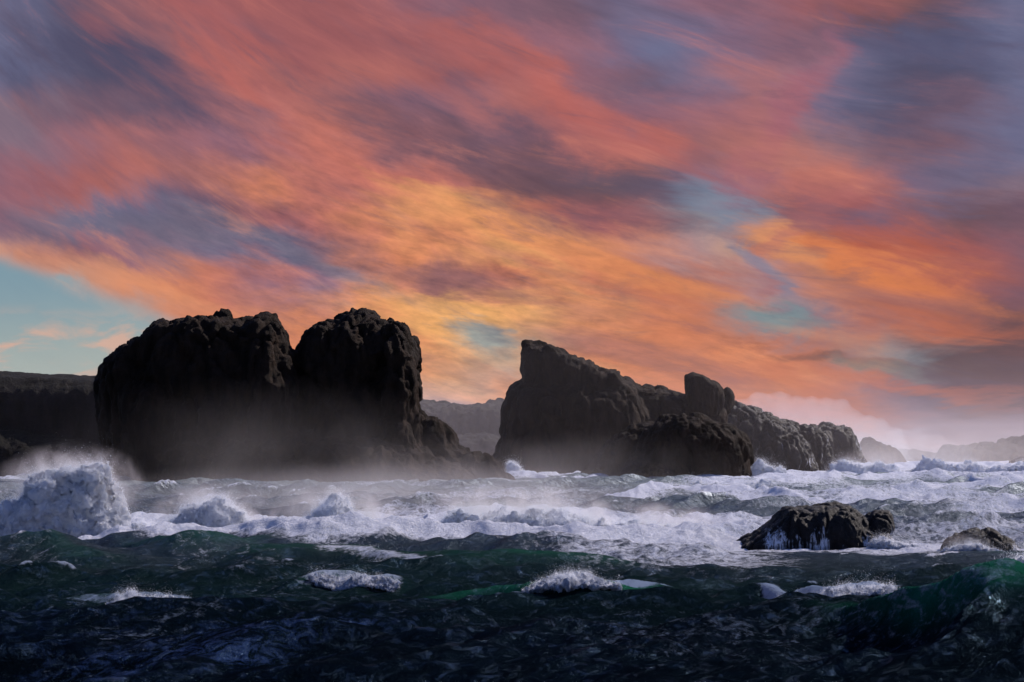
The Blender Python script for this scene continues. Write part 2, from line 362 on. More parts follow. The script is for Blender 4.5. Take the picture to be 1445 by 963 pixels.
def sea_mat():
    m, t, out = new_mat('stormy_sea_water')
    pos = t.n('ShaderNodeNewGeometry').outputs['Position']
    foam, lit_green, sheen = t.attr('foam'), t.attr('green'), t.attr('sheen')
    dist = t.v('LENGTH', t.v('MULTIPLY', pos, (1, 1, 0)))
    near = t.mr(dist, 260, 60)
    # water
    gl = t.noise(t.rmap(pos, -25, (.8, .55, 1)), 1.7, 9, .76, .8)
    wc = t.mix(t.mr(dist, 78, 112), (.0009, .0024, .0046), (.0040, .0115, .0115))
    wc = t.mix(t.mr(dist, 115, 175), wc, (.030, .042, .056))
    wc = t.mix(t.mr(dist, 190, 450), wc, (.10, .125, .125))  # far water paled with distance: mist brightness painted into its colour
    wc = t.mix(lit_green, wc, (.008, .085, .045))  # light through thin crests painted as green diffuse colour
    wc = t.mix(t.m('MULTIPLY', sheen, t.mr(gl, .44, .60)), wc, (.018, .036, .105))
    wd = t.n('ShaderNodeBsdfDiffuse'); t.put(wd.inputs[0], wc)
    wg = t.n('ShaderNodeBsdfGlossy'); t.put(wg.inputs['Roughness'], t.mr(dist, 60, 500, .17, .40))
    glc = t.mix(t.mr(gl, .50, .68), (.020, .038, .055), (.34, .54, .74))  # ripple glints painted: noise brightens and dims the reflection colour
    t.put(wg.inputs['Color'], t.mix(t.mr(dist, 95, 220), glc, t.mix(t.mr(gl, .40, .66), (.16, .19, .22), (.60, .66, .76))))
    r1 = t.noise(t.rmap(pos, -25, (1.0, .5, 1)), 1.6, 8, .66, .6)
    r2 = t.noise(t.rmap(pos, 20, (1.0, .45, 1)), 5.5, 6, .68, .3)
    r0 = t.m('MULTIPLY', t.noise(t.rmap(pos, -12, (.6, .9, 1)), .22, 6, .62, .5), t.mr(dist, 140, 420, 0, 5.0))
    gst = t.mr(t.noise(t.rmap(pos, -30, (1, .5, 1)), .16, 3, .5), .38, .62, .35, 1.0)      # gusts roughen some faces, leave others sleek
    nb = t.bump(t.m('ADD', r0, t.m('MULTIPLY', t.m('ADD', r1, t.m('MULTIPLY', r2, .38)), gst)), 1.0, .55)
    t.put(wg.inputs['Normal'], nb); t.put(wd.inputs['Normal'], nb)
    fr_ = t.n('ShaderNodeFresnel'); fr_.inputs[0].default_value = 1.333; t.put(fr_.inputs['Normal'], nb)
    p = t.n('ShaderNodeMixShader'); t.put(p.inputs[0], t.m('MINIMUM', fr_.outputs[0], .38))
    t.put(p.inputs[1], wd.outputs[0]); t.put(p.inputs[2], wg.outputs[0])
    # foam lace: stretched cells broken up by noise
    wp = t.v('ADD', pos, t.v('MULTIPLY', t.noise(pos, .5, 4, .6, color=True), (3.5, 3.5, 0)))
    vo = t.n('ShaderNodeTexVoronoi', feature='DISTANCE_TO_EDGE'); t.put(vo.inputs['Vector'], t.rmap(wp, -14, (1, .42, 1))); vo.inputs['Scale'].default_value = 1.1
    lace = t.mr(vo.outputs['Distance'], .30, 0.0)
    f1 = t.noise(t.rmap(pos, -16, (.75, .45, 1)), 1.5, 9, .70, .8)
    f2 = t.noise(pos, 5.0, 6, .75)
    pat = t.m('ADD', t.m('ADD', t.m('MULTIPLY', lace, .12), t.m('MULTIPLY', f1, .68)), t.m('MULTIPLY', f2, .38))
    th = t.m('MULTIPLY_ADD', foam, -.95, 1.02)
    mask = t.mr(t.m('SUBTRACT', pat, th), -.14, .22)
    mask = t.m('MULTIPLY', mask, t.mr(foam, .02, .14))
    fd = t.n('ShaderNodeBsdfDiffuse'); ft = t.n('ShaderNodeBsdfTranslucent')
    t.put(fd.inputs[0], t.mix(t.mr(f2, .35, .65), (.50, .54, .68), (.84, .85, .90)) if False else t.mix(t.mr(dist, 100, 145), (.22, .29, .42), t.mix(t.mr(f2, .35, .65), (.52, .56, .70), (.87, .87, .91)))); ft.inputs[0].default_value = (.7, .76, .88, 1)  # near foam painted darker blue, standing for its shaded faces
    t.put(fd.inputs['Normal'], t.bump(t.m('ADD', f1, t.m('MULTIPLY', f2, .4)), 1.0, .6))
    fm = t.n('ShaderNodeMixShader'); fm.inputs[0].default_value = .2
    t.put(fm.inputs[1], fd.outputs[0]); t.put(fm.inputs[2], ft.outputs[0])
    mx = t.n('ShaderNodeMixShader'); t.put(mx.inputs[0], mask); t.put(mx.inputs[1], p.outputs[0]); t.put(mx.inputs[2], fm.outputs[0])
    t.put(out.inputs[0], mx.outputs[0])
    return m
SEA = sea_mat()

# ------------------------------------------------------------------ the sea
def crest(pts, wf, wb, foam=0., green=0., lip=0.0):
    """pts: (px, py, height) of a crest line"""
    a = []
    for (px, py, h) in pts:
        x, y = ground(px, py, h); a.append((x, y, h))
    a = np.array(sorted(a)); return dict(a=a, wf=wf, wb=wb, foam=foam, green=green)
CRESTS = [
    crest([(100, 756, .3), (190, 752, 1.5), (260, 748, 1.8), (340, 750, 1.5), (420, 742, 2.2), (520, 746, 2.0), (600, 742, 1.9), (700, 738, 2.1), (800, 740, 2.0), (900, 745, 1.6), (1000, 750, .9), (1060, 756, .2)], 4.5, 7, .95, 0),
    crest([(-160, 775, 0.3), (-60, 765, 1.6), (0, 760, 1.8), (60, 764, 1.7), (140, 784, 1.0), (200, 796, .5), (260, 792, .3)], 9, 7, .1, .25),
    crest([(150, 775, 0.2), (200, 757, 1.6), (270, 754, 2.0), (330, 762, 1.4), (380, 768, .8), (440, 772, .3)], 5, 6, .10, .4),
    crest([(250, 790, .3), (330, 772, 1.2), (420, 767, 1.6), (500, 772, 1.5), (600, 776, 1.5), (700, 784, 1.2), (800, 796, .6), (860, 800, .2)], 9, 7, .15, .25),
    crest([(60, 862, .1), (110, 838, .6), (160, 832, .9), (230, 842, .8), (290, 856, .4), (340, 862, .1)], 1.6, 4, .5, .3),
    crest([(400, 838, .1), (450, 812, .8), (490, 806, 1.0), (540, 818, .6), (600, 826, .2)], 2.5, 4, .55, .6),
    crest([(430, 800, .1), (480, 784, .8), (530, 790, .8), (580, 806, .4), (620, 814, .1)], 2.5, 5, .55, .4),
    crest([(480, 870, .1), (560, 850, .5), (660, 826, 1.1), (720, 818, 1.5), (790, 822, 1.5), (870, 828, 1.2), (940, 834, .5), (1020, 842, .1)], 2.0, 5, .25, .9),
    crest([(770, 845, .1), (800, 826, 1.1), (850, 825, 1.2), (900, 828, .9), (960, 838, .1)], 1.4, 3, .95, .2),
    crest([(960, 905, .1), (1080, 880, .8), (1180, 864, 1.1), (1230, 848, 1.7), (1270, 822, 2.8), (1320, 799, 3.6), (1380, 798, 3.6), (1450, 798, 3.4), (1560, 810, 2.6), (1680, 850, .8)], 5.0, 9, .34, 1.0),
    crest([(1060, 842, .1), (1120, 829, 1.1), (1180, 826, 1.3), (1240, 828, 1.1), (1290, 840, .2)], 2, 4, .95, 0),
    crest([(120, 950, .1), (250, 905, .7), (330, 890, 1.0), (430, 876, 1.0), (520, 872, .6), (600, 880, .2)], 2.2, 9, .0, .0),
    crest([(560, 795, .1), (640, 790, .7), (720, 789, .9), (850, 790, .7), (960, 800, .1)], 4, 5, .2, .5),
    crest([(520, 735, .2), (620, 714, 1.5), (700, 705, 1.9), (760, 712, 1.2), (860, 722, .4)], 9, 9, .1, .3),
    crest([(440, 680, .2), (520, 666, 2.2), (640, 666, 2.4), (720, 668, 2.2), (800, 672, 1.6), (900, 680, .6)], 14, 14, .75, .2),
    crest([(820, 705, .3), (900, 692, 2.0), (960, 685, 2.4), (1060, 688, 2.2), (1140, 700, 1.2), (1220, 710, .3)], 10, 14, .85, .1),
    crest([(1000, 690, .3), (1080, 676, 2.4), (1180, 670, 2.8), (1300, 668, 2.6), (1400, 672, 2.4), (1520, 676, 2.0)], 14, 16, .7, .2),
    crest([(1100, 664, .6), (1200, 656, 3.2), (1320, 654, 3.4), (1460, 654, 3.4), (1560, 656, 2.0)], 20, 20, .95, 0),
    crest([(-120, 678, .6), (-20, 672, 1.6), (60, 676, 1.0), (140, 684, .2)], 10, 10, .6, 0),
    crest([(1200, 770, .1), (1290, 768, .5), (1400, 772, .7), (1500, 776, .4)], 3, 5, .2, .2),
]
NR, NC = 1500, 900
dist = np.exp(np.linspace(math.log(26.0), math.log(2600.0), NR))
dist = np.concatenate([dist, [3500, 6000, 12000, 30000, 50000]])
tin = np.linspace(-.345, .345, NC)
side_ = np.linspace(.345, 2.2, 40)[1:]
tn = np.concatenate([-side_[::-1], tin, side_])
X0 = (dist[:, None] * tn[None, :]).astype(np.float64); Y0 = np.repeat(dist[:, None], len(tn), 1)
shape = X0.shape
x = X0.ravel(); y = Y0.ravel(); dd = y
spac = dd * .0031
h = np.zeros(len(x)); ox = np.zeros(len(x)); oy = np.zeros(len(x)); jac = np.zeros(len(x))
wr = np.random.default_rng(31)
gust = .55 + .9 * fbm2(x / 55, y / 70, 3, 5)
for lam, amp, nn, spread, mean in ((46, .16, 4, 18, -98), (27, .20, 4, 24, -85), (15, .23, 5, 28, -60), (8.5, .15, 7, 32, -50), (4.6, .070, 8, 36, -50), (2.5, .034, 9, 34, -45), (1.35, .016, 9, 38, -45), (.8, .009, 8, 40, -45)):
    for i in range(nn):
        l = lam * wr.uniform(.75, 1.3); th = math.radians(mean + wr.normal(0, spread)); kx, ky = math.cos(th), math.sin(th)
        kk = 2 * math.pi / l; ph = wr.uniform(0, 6.28)
        # wavy phase so that crests are short and curved
        a = amp * wr.uniform(.7, 1.3) * gust * sstep(.55, 1.6, l / (spac * 3.0))
        p_ = kk * (kx * x + ky * y) + ph + 1.4 * np.sin((x * ky - y * kx) / (l * 2.3) + ph * 3)
        c_, s_ = np.cos(p_), np.sin(p_)
        h += a * c_; ox -= kx * a * s_ * .7; oy -= ky * a * s_ * .7; jac += a * kk * c_
# sharp wind ripples
for f_, a_, sd_ in ((.16, .20, 3), (.6, .10, 8), (1.5, .055, 12), (3.4, .022, 15)):
    rn = 1 - np.abs(2 * fbm2((x * .82 - y * .57) * f_, (y * .82 + x * .57) * f_ * .30, 3, sd_) - 1) * 2.2
    h += a_ * rn * gust * sstep(.5, 1.5, 1 / f_ / (spac * 2.0))
foam = (.07 + .20 * sstep(.38, .75, fbm2((x * .9 + y * .42) / 5, (y * .9 - x * .42) / 22, 4, 90))) * sstep(60, 75, dd); green = np.zeros(len(x)); sheen = np.zeros(len(x))
h *= 1 + .25 * sstep(200, 400, dd)
for c in CRESTS:
    a = c['a']
    gx = np.arange(a[0, 0] - 8, a[-1, 0] + 8, .1); wd = max(2.2, (a[-1, 0] - a[0, 0]) / 14); kk_ = np.exp(-(np.arange(-3 * wd, 3 * wd, .1) / wd) ** 2); kk_ /= kk_.sum()
    pad = len(kk_) // 2
    gy = np.interp(gx, a[:, 0], a[:, 1]); gh = np.interp(gx, a[:, 0], a[:, 2], left=0, right=0)
    gy = np.convolve(np.pad(gy, pad, mode='edge'), kk_, 'same')[pad:-pad]; gh = np.convolve(np.pad(gh, pad), kk_, 'same')[pad:-pad] * 1.06
    yc_ = np.interp(x, gx, gy); hc = np.interp(x, gx, gh)
    yc_ = yc_ + (fbm2(x / 6.0, x * 0 + a[0, 1], 2, 21) - .5) * c['wf'] * 1.2
    hc = hc * (.88 + .24 * fbm2(x / 5.0, y / 9 + a[0, 1], 3, 22))
    yc_ = yc_; d = y - yc_; fr = d < 0
    q = np.where(fr, -d / c['wf'], d / c['wb'])
    prof = 1 / (1 + q * q) ** 1.6
    pk = np.exp(-q * 1.6)
    prof = .55 * prof + .45 * pk
    prof[(q > 6)] = 0
    hm = np.clip(hc / (a[:, 2].max() + 1e-6), 0, 1)
    h = h * (1 - .55 * prof * hm) + prof * hc
    if c['foam'] > 0:
        fz = np.where(fr, np.exp(-(q / 1.1) ** 2), np.exp(-(q / .45) ** 2))
        foam = np.maximum(foam, c['foam'] * fz * sstep(.15, .6, hm))
    green = np.maximum(green, c['green'] * sstep(.25, .9, hm) * np.where(fr, np.exp(-(q / .5) ** 2), np.exp(-(q / .25) ** 2)))
def zone(px, py, rx, ry, v, h_=0):
    """soft patch of surface foam around a spot; rx, ry in metres"""
    gx, gy = ground(px, py, h_)
    return v * np.exp(-(((x - gx) / rx) ** 2 + ((y - gy) / ry) ** 2) ** 1.5)
pxx = 722.5 + F * x / dd
h *= 1 - .72 * sstep(980, 1040, pxx) * sstep(120, 138, dd) * sstep(185, 172, dd)
big = fbm2(x / 26, y / 60, 4, 40)
# broad surf: right-hand side beyond the small rocks, and around the feet of the stacks
pxx = 722.5 + F * x / dd
band = sstep(150, 170, dd) * sstep(250, 205, dd)
foam = np.maximum(foam, band * (.45 + .5 * (1 - sstep(950, 1250, pxx)) ) * (.65 + .6 * big))
right = sstep(800, 1050, pxx) * sstep(150, 190, dd)
foam = np.maximum(foam, right * (.36 + 1.0 * (big - .38)))
mid = sstep(235, 300, dd) * (1 - right)
foam = np.maximum(foam, mid * (.12 + .7 * (big - .35)))
foam = np.maximum(foam, sstep(480, 640, dd) * (.55 + .5 * (big - .3)))
foam = np.maximum(foam, sstep(118, 135, dd) * (1 - sstep(150, 160, dd)) * sstep(600, 850, pxx) * (1 - .6 * sstep(1000, 1200, pxx)) * (.38 + .6 * (big - .3)))
for z in ((1080, 773, 12, 7, .75), (1180, 780, 14, 6, .55), (900, 775, 20, 10, .7), (1340, 775, 10, 5, .8), (960, 795, 12, 7, .42), (60, 772, 8, 5, .8), (150, 772, 5, 5, .9), (120, 752, 10, 10, .95),
          (730, 660, 16, 40, .9), (1280, 690, 50, 40, .45)):
    foam = np.maximum(foam, zone(*z))
foam = np.maximum(foam, .60 * sstep(.62, 1.25, jac) * sstep(60, 100, dd))
# blue sheen on the near swell's lit back, painted as streaked colour
sheen = np.maximum(sheen, zone(360, 905, 6, 6, .9)); sheen = np.maximum(sheen, zone(220, 935, 6, 4, .9)); sheen = np.maximum(sheen, zone(60, 952, 6, 3, .7))
sheen = np.maximum(sheen, .16 * sstep(.5, .8, fbm2(x / 7 + 4, y / 16, 4, 60)) * sstep(130, 100, dd))
sheen *= .9 * sstep(.34, .66, fbm2((x * .9 - y * .42) * .9, (y * .9 + x * .42) * .16, 4, 61))
foam = np.maximum(foam, sheen * .30)
turb = sstep(.35, .9, foam)
h += turb * (fbm2(x * .55, y * .55, 4, 70) - .5) * np.where(dd < 130, .45, 1.0)
h += turb * (1 - np.abs(2 * fbm2(x * .35, y * .2, 3, 73) - 1) * 2) * sstep(140, 220, dd) * .35
fade = 1 - sstep(2000, 3400, dd)
Vx = x + ox; Vy = y + oy; Vz = h * fade
V = np.stack([Vx, Vy, Vz], 1)
nr, nc = shape
idx = np.arange(nr * nc).reshape(nr, nc)
P = np.stack([idx[:-1, :-1].ravel(), idx[:-1, 1:].ravel(), idx[1:, 1:].ravel(), idx[1:, :-1].ravel()], 1)
sea_me = mesh_from('sea', V, P); smooth(sea_me)
setattrf(sea_me, 'foam', np.clip(foam, 0, 1)); setattrf(sea_me, 'green', np.clip(green, 0, 1)); setattrf(sea_me, 'sheen', np.clip(sheen, 0, 1))
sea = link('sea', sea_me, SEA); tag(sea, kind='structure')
Hgrid = Vz.reshape(shape)
def sea_h(px_, py_):
    """height of the water at a ground point"""
    i = np.clip(np.searchsorted(dist, py_) , 0, nr - 1); t_ = px_ / py_
    j = np.clip(np.searchsorted(tn, t_), 0, nc - 1)
    return Hgrid[i, j]

# ------------------------------------------------------------------ rocks
def lobe(outline, Y, T, expo=3.0, cx=None, zc=0.0, K=9, lean=0.0):
    """closed body whose upright outline (px, py at distance Y) is carried back and forward by T metres, rounding off"""
    pts = [at(px, py, Y) for px, py in outline]
    P2 = np.array([(p[0], p[2]) for p in pts])
    # resample the outline
    d = np.r_[0, np.cumsum(np.hypot(*np.diff(np.vstack([P2, P2[:1]]), axis=0).T))]
    n = 120; s = np.linspace(0, d[-1], n, endpoint=False)
    Q = np.vstack([P2, P2[:1]]); R = np.stack([np.interp(s, d, Q[:, 0]), np.interp(s, d, Q[:, 1])], 1)
    c = R.mean(0) if cx is None else np.array([at(cx, 600, Y)[0], zc])
    c[1] = zc if cx is not None else max(R[:, 1].min(), min(c[1], R[:, 1].mean() * .8))
    Vv, Fc = [], []
    S = [1.0 - (k / K) ** 1.0 * .97 for k in range(K + 1)]
    rings = []
    for sgn in (1, -1):
        ring_ids = []
        for k, s_ in enumerate(S):
            if sgn == -1 and k == 0: ring_ids.append(rings[0][0]); continue
            dep = T * (1 - s_ ** expo) ** (1 / expo)
            ids = []
            for r in R:
                q = c + (r - c) * s_
                ids.append(len(Vv)); Vv.append((q[0], Y + sgn * dep + lean * q[1], q[1]))
            ring_ids.append(ids)
        rings.append(ring_ids)
        for a_, b_ in zip(ring_ids[:-1], ring_ids[1:]):
            for i in range(n):
                j = (i + 1) % n; f = (a_[i], a_[j], b_[j], b_[i]); Fc.append(f if sgn > 0 else f[::-1])
        l = ring_ids[-1]; Fc.append(tuple(l) if sgn > 0 else tuple(l[::-1]))
    return Vv, Fc
def rock(name, lobes, vox, amp, scale, mat, seed=0, wash_glint=False, fiss=1.0):
    Vv, Fc = [], []
    for L in lobes:
        v, f = lobe(**L); o_ = len(Vv); Vv += v; Fc += [tuple(i + o_ for i in q) for q in f]
    me = voxel(Vv, Fc, vox)
    for it, (a_, sc_) in enumerate(((amp * .66, scale * .8), (amp * .13, scale * .34), (amp * .05, scale * .13))):
        p = getco(me); no = getno(me); me_n = no
        q = p.copy(); q[:, 2] *= .42; q[:, 0] += .25 * p[:, 2]
        wq = q / sc_ + (fbm3(p, .7 / sc_, 2, seed + 50)[:, None] - .5) * .8
        f1, f2, cid = worley3(wq, seed + it * 7)
        dis = (cid - .5) * 1.15 + sstep(0, .22, f2 - f1) * .55 - .4 + (.5 - f1) * (.2 if it == 0 else .05)
        dis += (1 - np.abs(2 * fbm3(p, 1.2 / sc_, 4, seed + 9 + it) - 1) * 2.2 - .5) * .7
        g = p.copy(); g[:, 2] *= .22
        dis -= .75 * fiss * np.maximum(0, 1 - np.abs(fbm3(g, 1.3 / sc_, 3, seed + 30 + it) - .5) * 14) if it < 2 else 0
        p = p + me_n * (a_ * dis)[:, None]
        me.vertices.foreach_set('co', p.astype(np.float32).ravel()); me.update()
    smooth(me)
    if wash_glint:
        p = getco(me); no = getno(me)
        top = p[:, 2].max()
        wg_mask = sstep(top * .9, 0, p[:, 2]) * .33 + (noise2(p[:, 0] * 1.1, p[:, 0] * 0 + seed, seed) - .5) * .55 + .22 * np.clip(no[:, 2], 0, 1) * sstep(top * .6, 0, p[:, 2])
        if wash_glint == 'sun':      # wet sun glints painted white on the sides turned to the light
            wg_mask = .52 * np.clip(no[:, 0] * .9 + .1, 0, 1) + (fbm3(p, .25, 3, seed) - .5) * .5
        setattrf(me, 'wash_glint', wg_mask)
    return link(name, me, mat)

st = rock('sea_stack', [
    dict(outline=[(150, 720), (148, 640), (141, 590), (137, 541), (143, 520), (156, 507), (170, 498), (176, 488), (190, 478), (208, 471), (214, 459), (229, 450), (246, 447), (262, 444), (285, 442), (330, 446), (345, 453), (358, 453), (380, 480), (420, 500), (440, 720)], Y=505, T=24, expo=3.2),
    dict(outline=[(300, 720), (330, 520), (345, 456), (354, 452), (368, 444), (379, 443), (390, 450), (398, 460), (404, 476), (408, 493), (419, 497), (430, 540), (440, 720)], Y=497, T=17, expo=2.6),
    dict(outline=[(302, 450), (302, 440), (306, 435), (312, 434), (317, 437), (326, 438), (331, 445), (328, 455)], Y=503, T=2.2, expo=2.2),
    dict(outline=[(400, 720), (408, 560), (421, 498), (425, 481), (436, 469), (455, 456), (471, 449), (481, 440), (496, 432), (506, 432), (519, 440), (528, 441), (536, 451), (546, 450), (566, 450), (573, 459), (578, 471), (588, 481), (594, 502), (592, 510), (593, 540), (591, 575), (596, 620), (605, 720)], Y=512, T=22, expo=3.4),
    dict(outline=[(520, 720), (540, 560), (548, 452), (566, 452), (572, 462), (577, 476), (584, 530), (588, 600), (596, 720)], Y=500, T=13, expo=3),
    dict(outline=[(540, 720), (560, 600), (592, 574), (608, 581), (628, 593), (636, 604), (645, 611), (648, 623), (652, 640), (665, 720)], Y=530, T=14, expo=3),
    dict(outline=[(500, 720), (560, 625), (620, 626), (660, 631), (690, 645), (712, 656), (720, 665), (730, 700)], Y=525, T=12, expo=2.4),
    dict(outline=[(140, 720), (152, 660), (200, 610), (420, 600), (560, 620), (640, 650), (690, 690), (700, 720)], Y=500, T=26, expo=2.4)],
    .55, 2.6, 11.0, ROCK, 3)
tag(st, 'massive twin-humped black sea stack, largest rock, at left of the bay', 'sea stack')
st2 = rock('sea_stack', [
    dict(outline=[(742, 560), (738, 533), (737, 520), (738, 482), (742, 481), (770, 485), (790, 494), (815, 503), (850, 517), (872, 519), (880, 533), (890, 560), (880, 640), (770, 640), (762, 570), (752, 545)], Y=672, T=13, expo=4),
    dict(outline=[(690, 720), (697, 640), (702, 612), (706, 596), (705, 576), (711, 560), (715, 550), (719, 547), (726, 541), (745, 533), (800, 525), (880, 534), (900, 543), (930, 600), (950, 720)], Y=676, T=24, expo=3),
    dict(outline=[(850, 720), (868, 540), (882, 533), (900, 541), (915, 543), (940, 548), (958, 553), (970, 556), (1000, 566), (1020, 640), (1030, 720)], Y=684, T=16, expo=3),
    dict(outline=[(950, 660), (962, 580), (985, 572), (1020, 574), (1030, 600), (1030, 660)], Y=680, T=12, expo=3),
    dict(outline=[(1015, 600), (1020, 552), (1026, 548), (1031, 556), (1031, 567), (1028, 580), (1022, 600)], Y=684, T=5, expo=2.4),
    dict(outline=[(660, 720), (676, 664), (690, 652), (700, 640), (740, 640), (760, 720)], Y=668, T=12, expo=2.4)],
    .65, 2.0, 10.0, ROCK, 15)
pb = rock('boulder', [dict(outline=[(968, 590), (968, 560), (967, 545), (968, 530), (977, 525), (990, 528), (1003, 534), (1015, 542), (1021, 551), (1022, 566), (1018, 590)], Y=676, T=7.5, expo=3.2)], .35, .9, 7.0, ROCK, 18)
tag(pb, 'angular perched boulder standing on the ridge right of the wedge-topped stack', 'boulder')
tag(st2, 'grey black sea stack with slanting wedge top and long ridge falling right', 'sea stack')
lump = rock('rock_outcrop', [
    dict(outline=[(872, 700), (884, 655), (896, 640), (906, 622), (916, 602), (934, 587), (960, 584), (986, 585), (1002, 594), (1030, 602), (1050, 616), (1059, 632), (1061, 650), (1060, 700)], Y=585, T=16, expo=3),
    dict(outline=[(800, 700), (830, 650), (860, 618), (885, 600), (915, 596), (960, 590), (1000, 620), (1040, 700)], Y=610, T=18, expo=2.4),
    dict(outline=[(868, 700), (878, 664), (893, 653), (915, 648), (950, 660), (970, 700)], Y=575, T=12, expo=2.4)],
    .5, 1.7, 7.0, ROCK, 22)
tag(lump, 'rounded black outcrop standing in foam before the wedge-topped stack', 'rock')
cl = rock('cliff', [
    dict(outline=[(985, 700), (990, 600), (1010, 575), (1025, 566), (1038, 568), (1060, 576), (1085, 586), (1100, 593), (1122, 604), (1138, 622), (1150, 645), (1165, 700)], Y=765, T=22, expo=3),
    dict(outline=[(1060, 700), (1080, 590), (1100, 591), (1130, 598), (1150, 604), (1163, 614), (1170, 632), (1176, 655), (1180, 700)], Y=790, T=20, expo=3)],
    .7, 2.6, 9.0, CLIFFWET_GLINT, 31, fiss=1.6, wash_glint='sun')
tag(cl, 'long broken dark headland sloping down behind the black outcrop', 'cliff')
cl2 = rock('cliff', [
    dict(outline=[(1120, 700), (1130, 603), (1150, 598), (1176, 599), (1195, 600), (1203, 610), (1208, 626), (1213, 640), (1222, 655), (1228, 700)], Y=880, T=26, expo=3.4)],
    .8, 2.4, 10.0, CLIFFWET_GLINT, 37, wash_glint='sun')
tag(cl2, 'square-topped rock with painted sunlit edge closing the end of the dark headland', 'cliff')
rk = rock('rock', [dict(outline=[(1205, 690), (1212, 640), (1220, 619), (1228, 617), (1240, 625), (1262, 634), (1272, 650), (1280, 690)], Y=1250, T=30, expo=2.6)], 1.2, 3.0, 12.0, ROCK, 41)
tag(rk, 'hazy pointed rock just right of the square-topped rock', 'rock')
rk = rock('rock', [dict(outline=[(1212, 690), (1214, 650), (1218, 645), (1225, 654), (1229, 664), (1234, 690)], Y=845, T=6, expo=2.4)], .5, 1.0, 4.0, ROCK, 45)
tag(rk, 'tiny dark pointed rock in the surf at the tip of the headland', 'rock')
fr = rock('reef', [dict(outline=[(1310, 680), (1328, 634), (1337, 630), (1350, 633), (1368, 632), (1380, 628), (1400, 627), (1412, 628), (1424, 620), (1445, 615), (1475, 612), (1530, 620), (1600, 640), (1620, 680)], Y=1700, T=70, expo=3)], 1.8, 5.0, 22.0, ROCK, 49)
tag(fr, 'low hazy reef of jagged rocks at the right edge of the bay', 'reef')
fr2 = rock('reef', [dict(outline=[(1180, 680), (1225, 640), (1250, 634), (1290, 636), (1330, 642), (1370, 640), (1420, 680)], Y=1900, T=60, expo=2.6)], 2.2, 5.0, 22.0, ROCK, 53)
tag(fr2, 'very faint low rocks between the pointed rock and the jagged reef', 'reef')
rk = rock('rock', [dict(outline=[(1420, 680), (1428, 650), (1440, 644), (1460, 645), (1480, 680)], Y=1100, T=16, expo=2.4)], .9, 1.6, 6.0, ROCK, 58)
tag(rk, 'dark rock beyond the breakers at the right edge, before the reef', 'rock')

far = rock('headland', [
    dict(outline=[(-240, 720), (-240, 520), (-60, 522), (0, 523), (40, 526), (70, 528), (100, 530), (140, 531), (220, 533), (300, 560), (330, 720)], Y=645, T=50, expo=5),
    dict(outline=[(-240, 720), (-240, 596), (-60, 600), (20, 598), (80, 606), (140, 618), (250, 720)], Y=606, T=26, expo=2.4),
    ],
    1.0, .8, 10.0, CLIFFM, 61)
tag(far, 'dark flat-topped headland with thin grass behind the largest stack, left', 'headland')
far2 = rock('headland', [
    dict(outline=[(480, 690), (500, 562), (560, 563), (594, 565), (620, 568), (650, 571), (686, 573), (690, 567), (700, 564), (714, 566), (740, 585), (780, 690)], Y=1350, T=60, expo=4),
    dict(outline=[(560, 690), (600, 625), (640, 618), (680, 610), (720, 620), (760, 690)], Y=1250, T=40, expo=3)],
    1.6, 3.5, 16.0, CLIFFM, 66)
tag(far2, 'pale grey headland seen in the gap between the two stacks', 'headland')

ra = rock('rock', [
    dict(outline=[(1016, 800), (1030, 768), (1058, 752), (1085, 736), (1098, 719), (1104, 714), (1112, 713), (1118, 716), (1140, 713), (1160, 711), (1190, 709), (1203, 713), (1212, 722), (1226, 733), (1240, 750), (1262, 766), (1282, 800)], Y=166, T=4.6, expo=2.6),
    dict(outline=[(1205, 790), (1215, 735), (1224, 724), (1240, 723), (1252, 724), (1259, 733), (1261, 744), (1258, 750), (1250, 756), (1245, 790)], Y=165.5, T=2.4, expo=2.6),
    dict(outline=[(1200, 800), (1215, 752), (1235, 749), (1252, 752), (1264, 762), (1280, 772), (1290, 800)], Y=163.5, T=2.6, expo=2.4)],
    .12, .42, 3.2, ROCKWET, 71, wash_glint=True)
tag(ra, 'wide wet black rock with white water running down, right foreground', 'rock')
rb = rock('rock', [
    dict(outline=[(1318, 800), (1336, 768), (1350, 754), (1362, 747), (1378, 744), (1396, 748), (1412, 757), (1428, 766), (1438, 778), (1448, 800)], Y=157, T=3.2, expo=2.4)],
    .11, .45, 2.2, ROCKWET, 83, wash_glint=True)
tag(rb, 'small rounded wet rock near the right edge with foam over its left side', 'rock')

# ------------------------------------------------------------------ breaking waves and spray
_ico = None
def ico():
    global _ico
    if _ico is None:
        import bmesh
        bm = bmesh.new(); bmesh.ops.create_icosphere(bm, subdivisions=2, radius=1)
        _ico = (np.array([v.co[:] for v in bm.verts]), [tuple(v.index for v in f.verts) for f in bm.faces]); bm.free()
    return _ico
def profile_blobs(prof, Y, dy, n, rmin, rmax, r_):
    """prof: (px, top py, base py); fills the silhouette with balls (metres)"""
    p = np.array(prof, float); out = []
    k = 0
    area = []
    while len(out) < n and k < n * 60:
        k += 1
        px = r_.uniform(p[0, 0], p[-1, 0]); tp = np.interp(px, p[:, 0], p[:, 1]); bs = np.interp(px, p[:, 0], p[:, 2])
        py = tp + (bs - tp) * r_.uniform(0, 1) ** .8
        rad = r_.uniform(rmin, rmax)
        _, _, ztop = at(px, tp, Y); X, _, Z = at(px, py, Y)
        if Z + rad > ztop:
            rad = max(rmin * .5, min(rad, (ztop - Z) + .1)); Z = min(Z, ztop - rad * .8)
        out.append((X, Y + r_.normal(0, dy * .5), Z, rad))
    return out
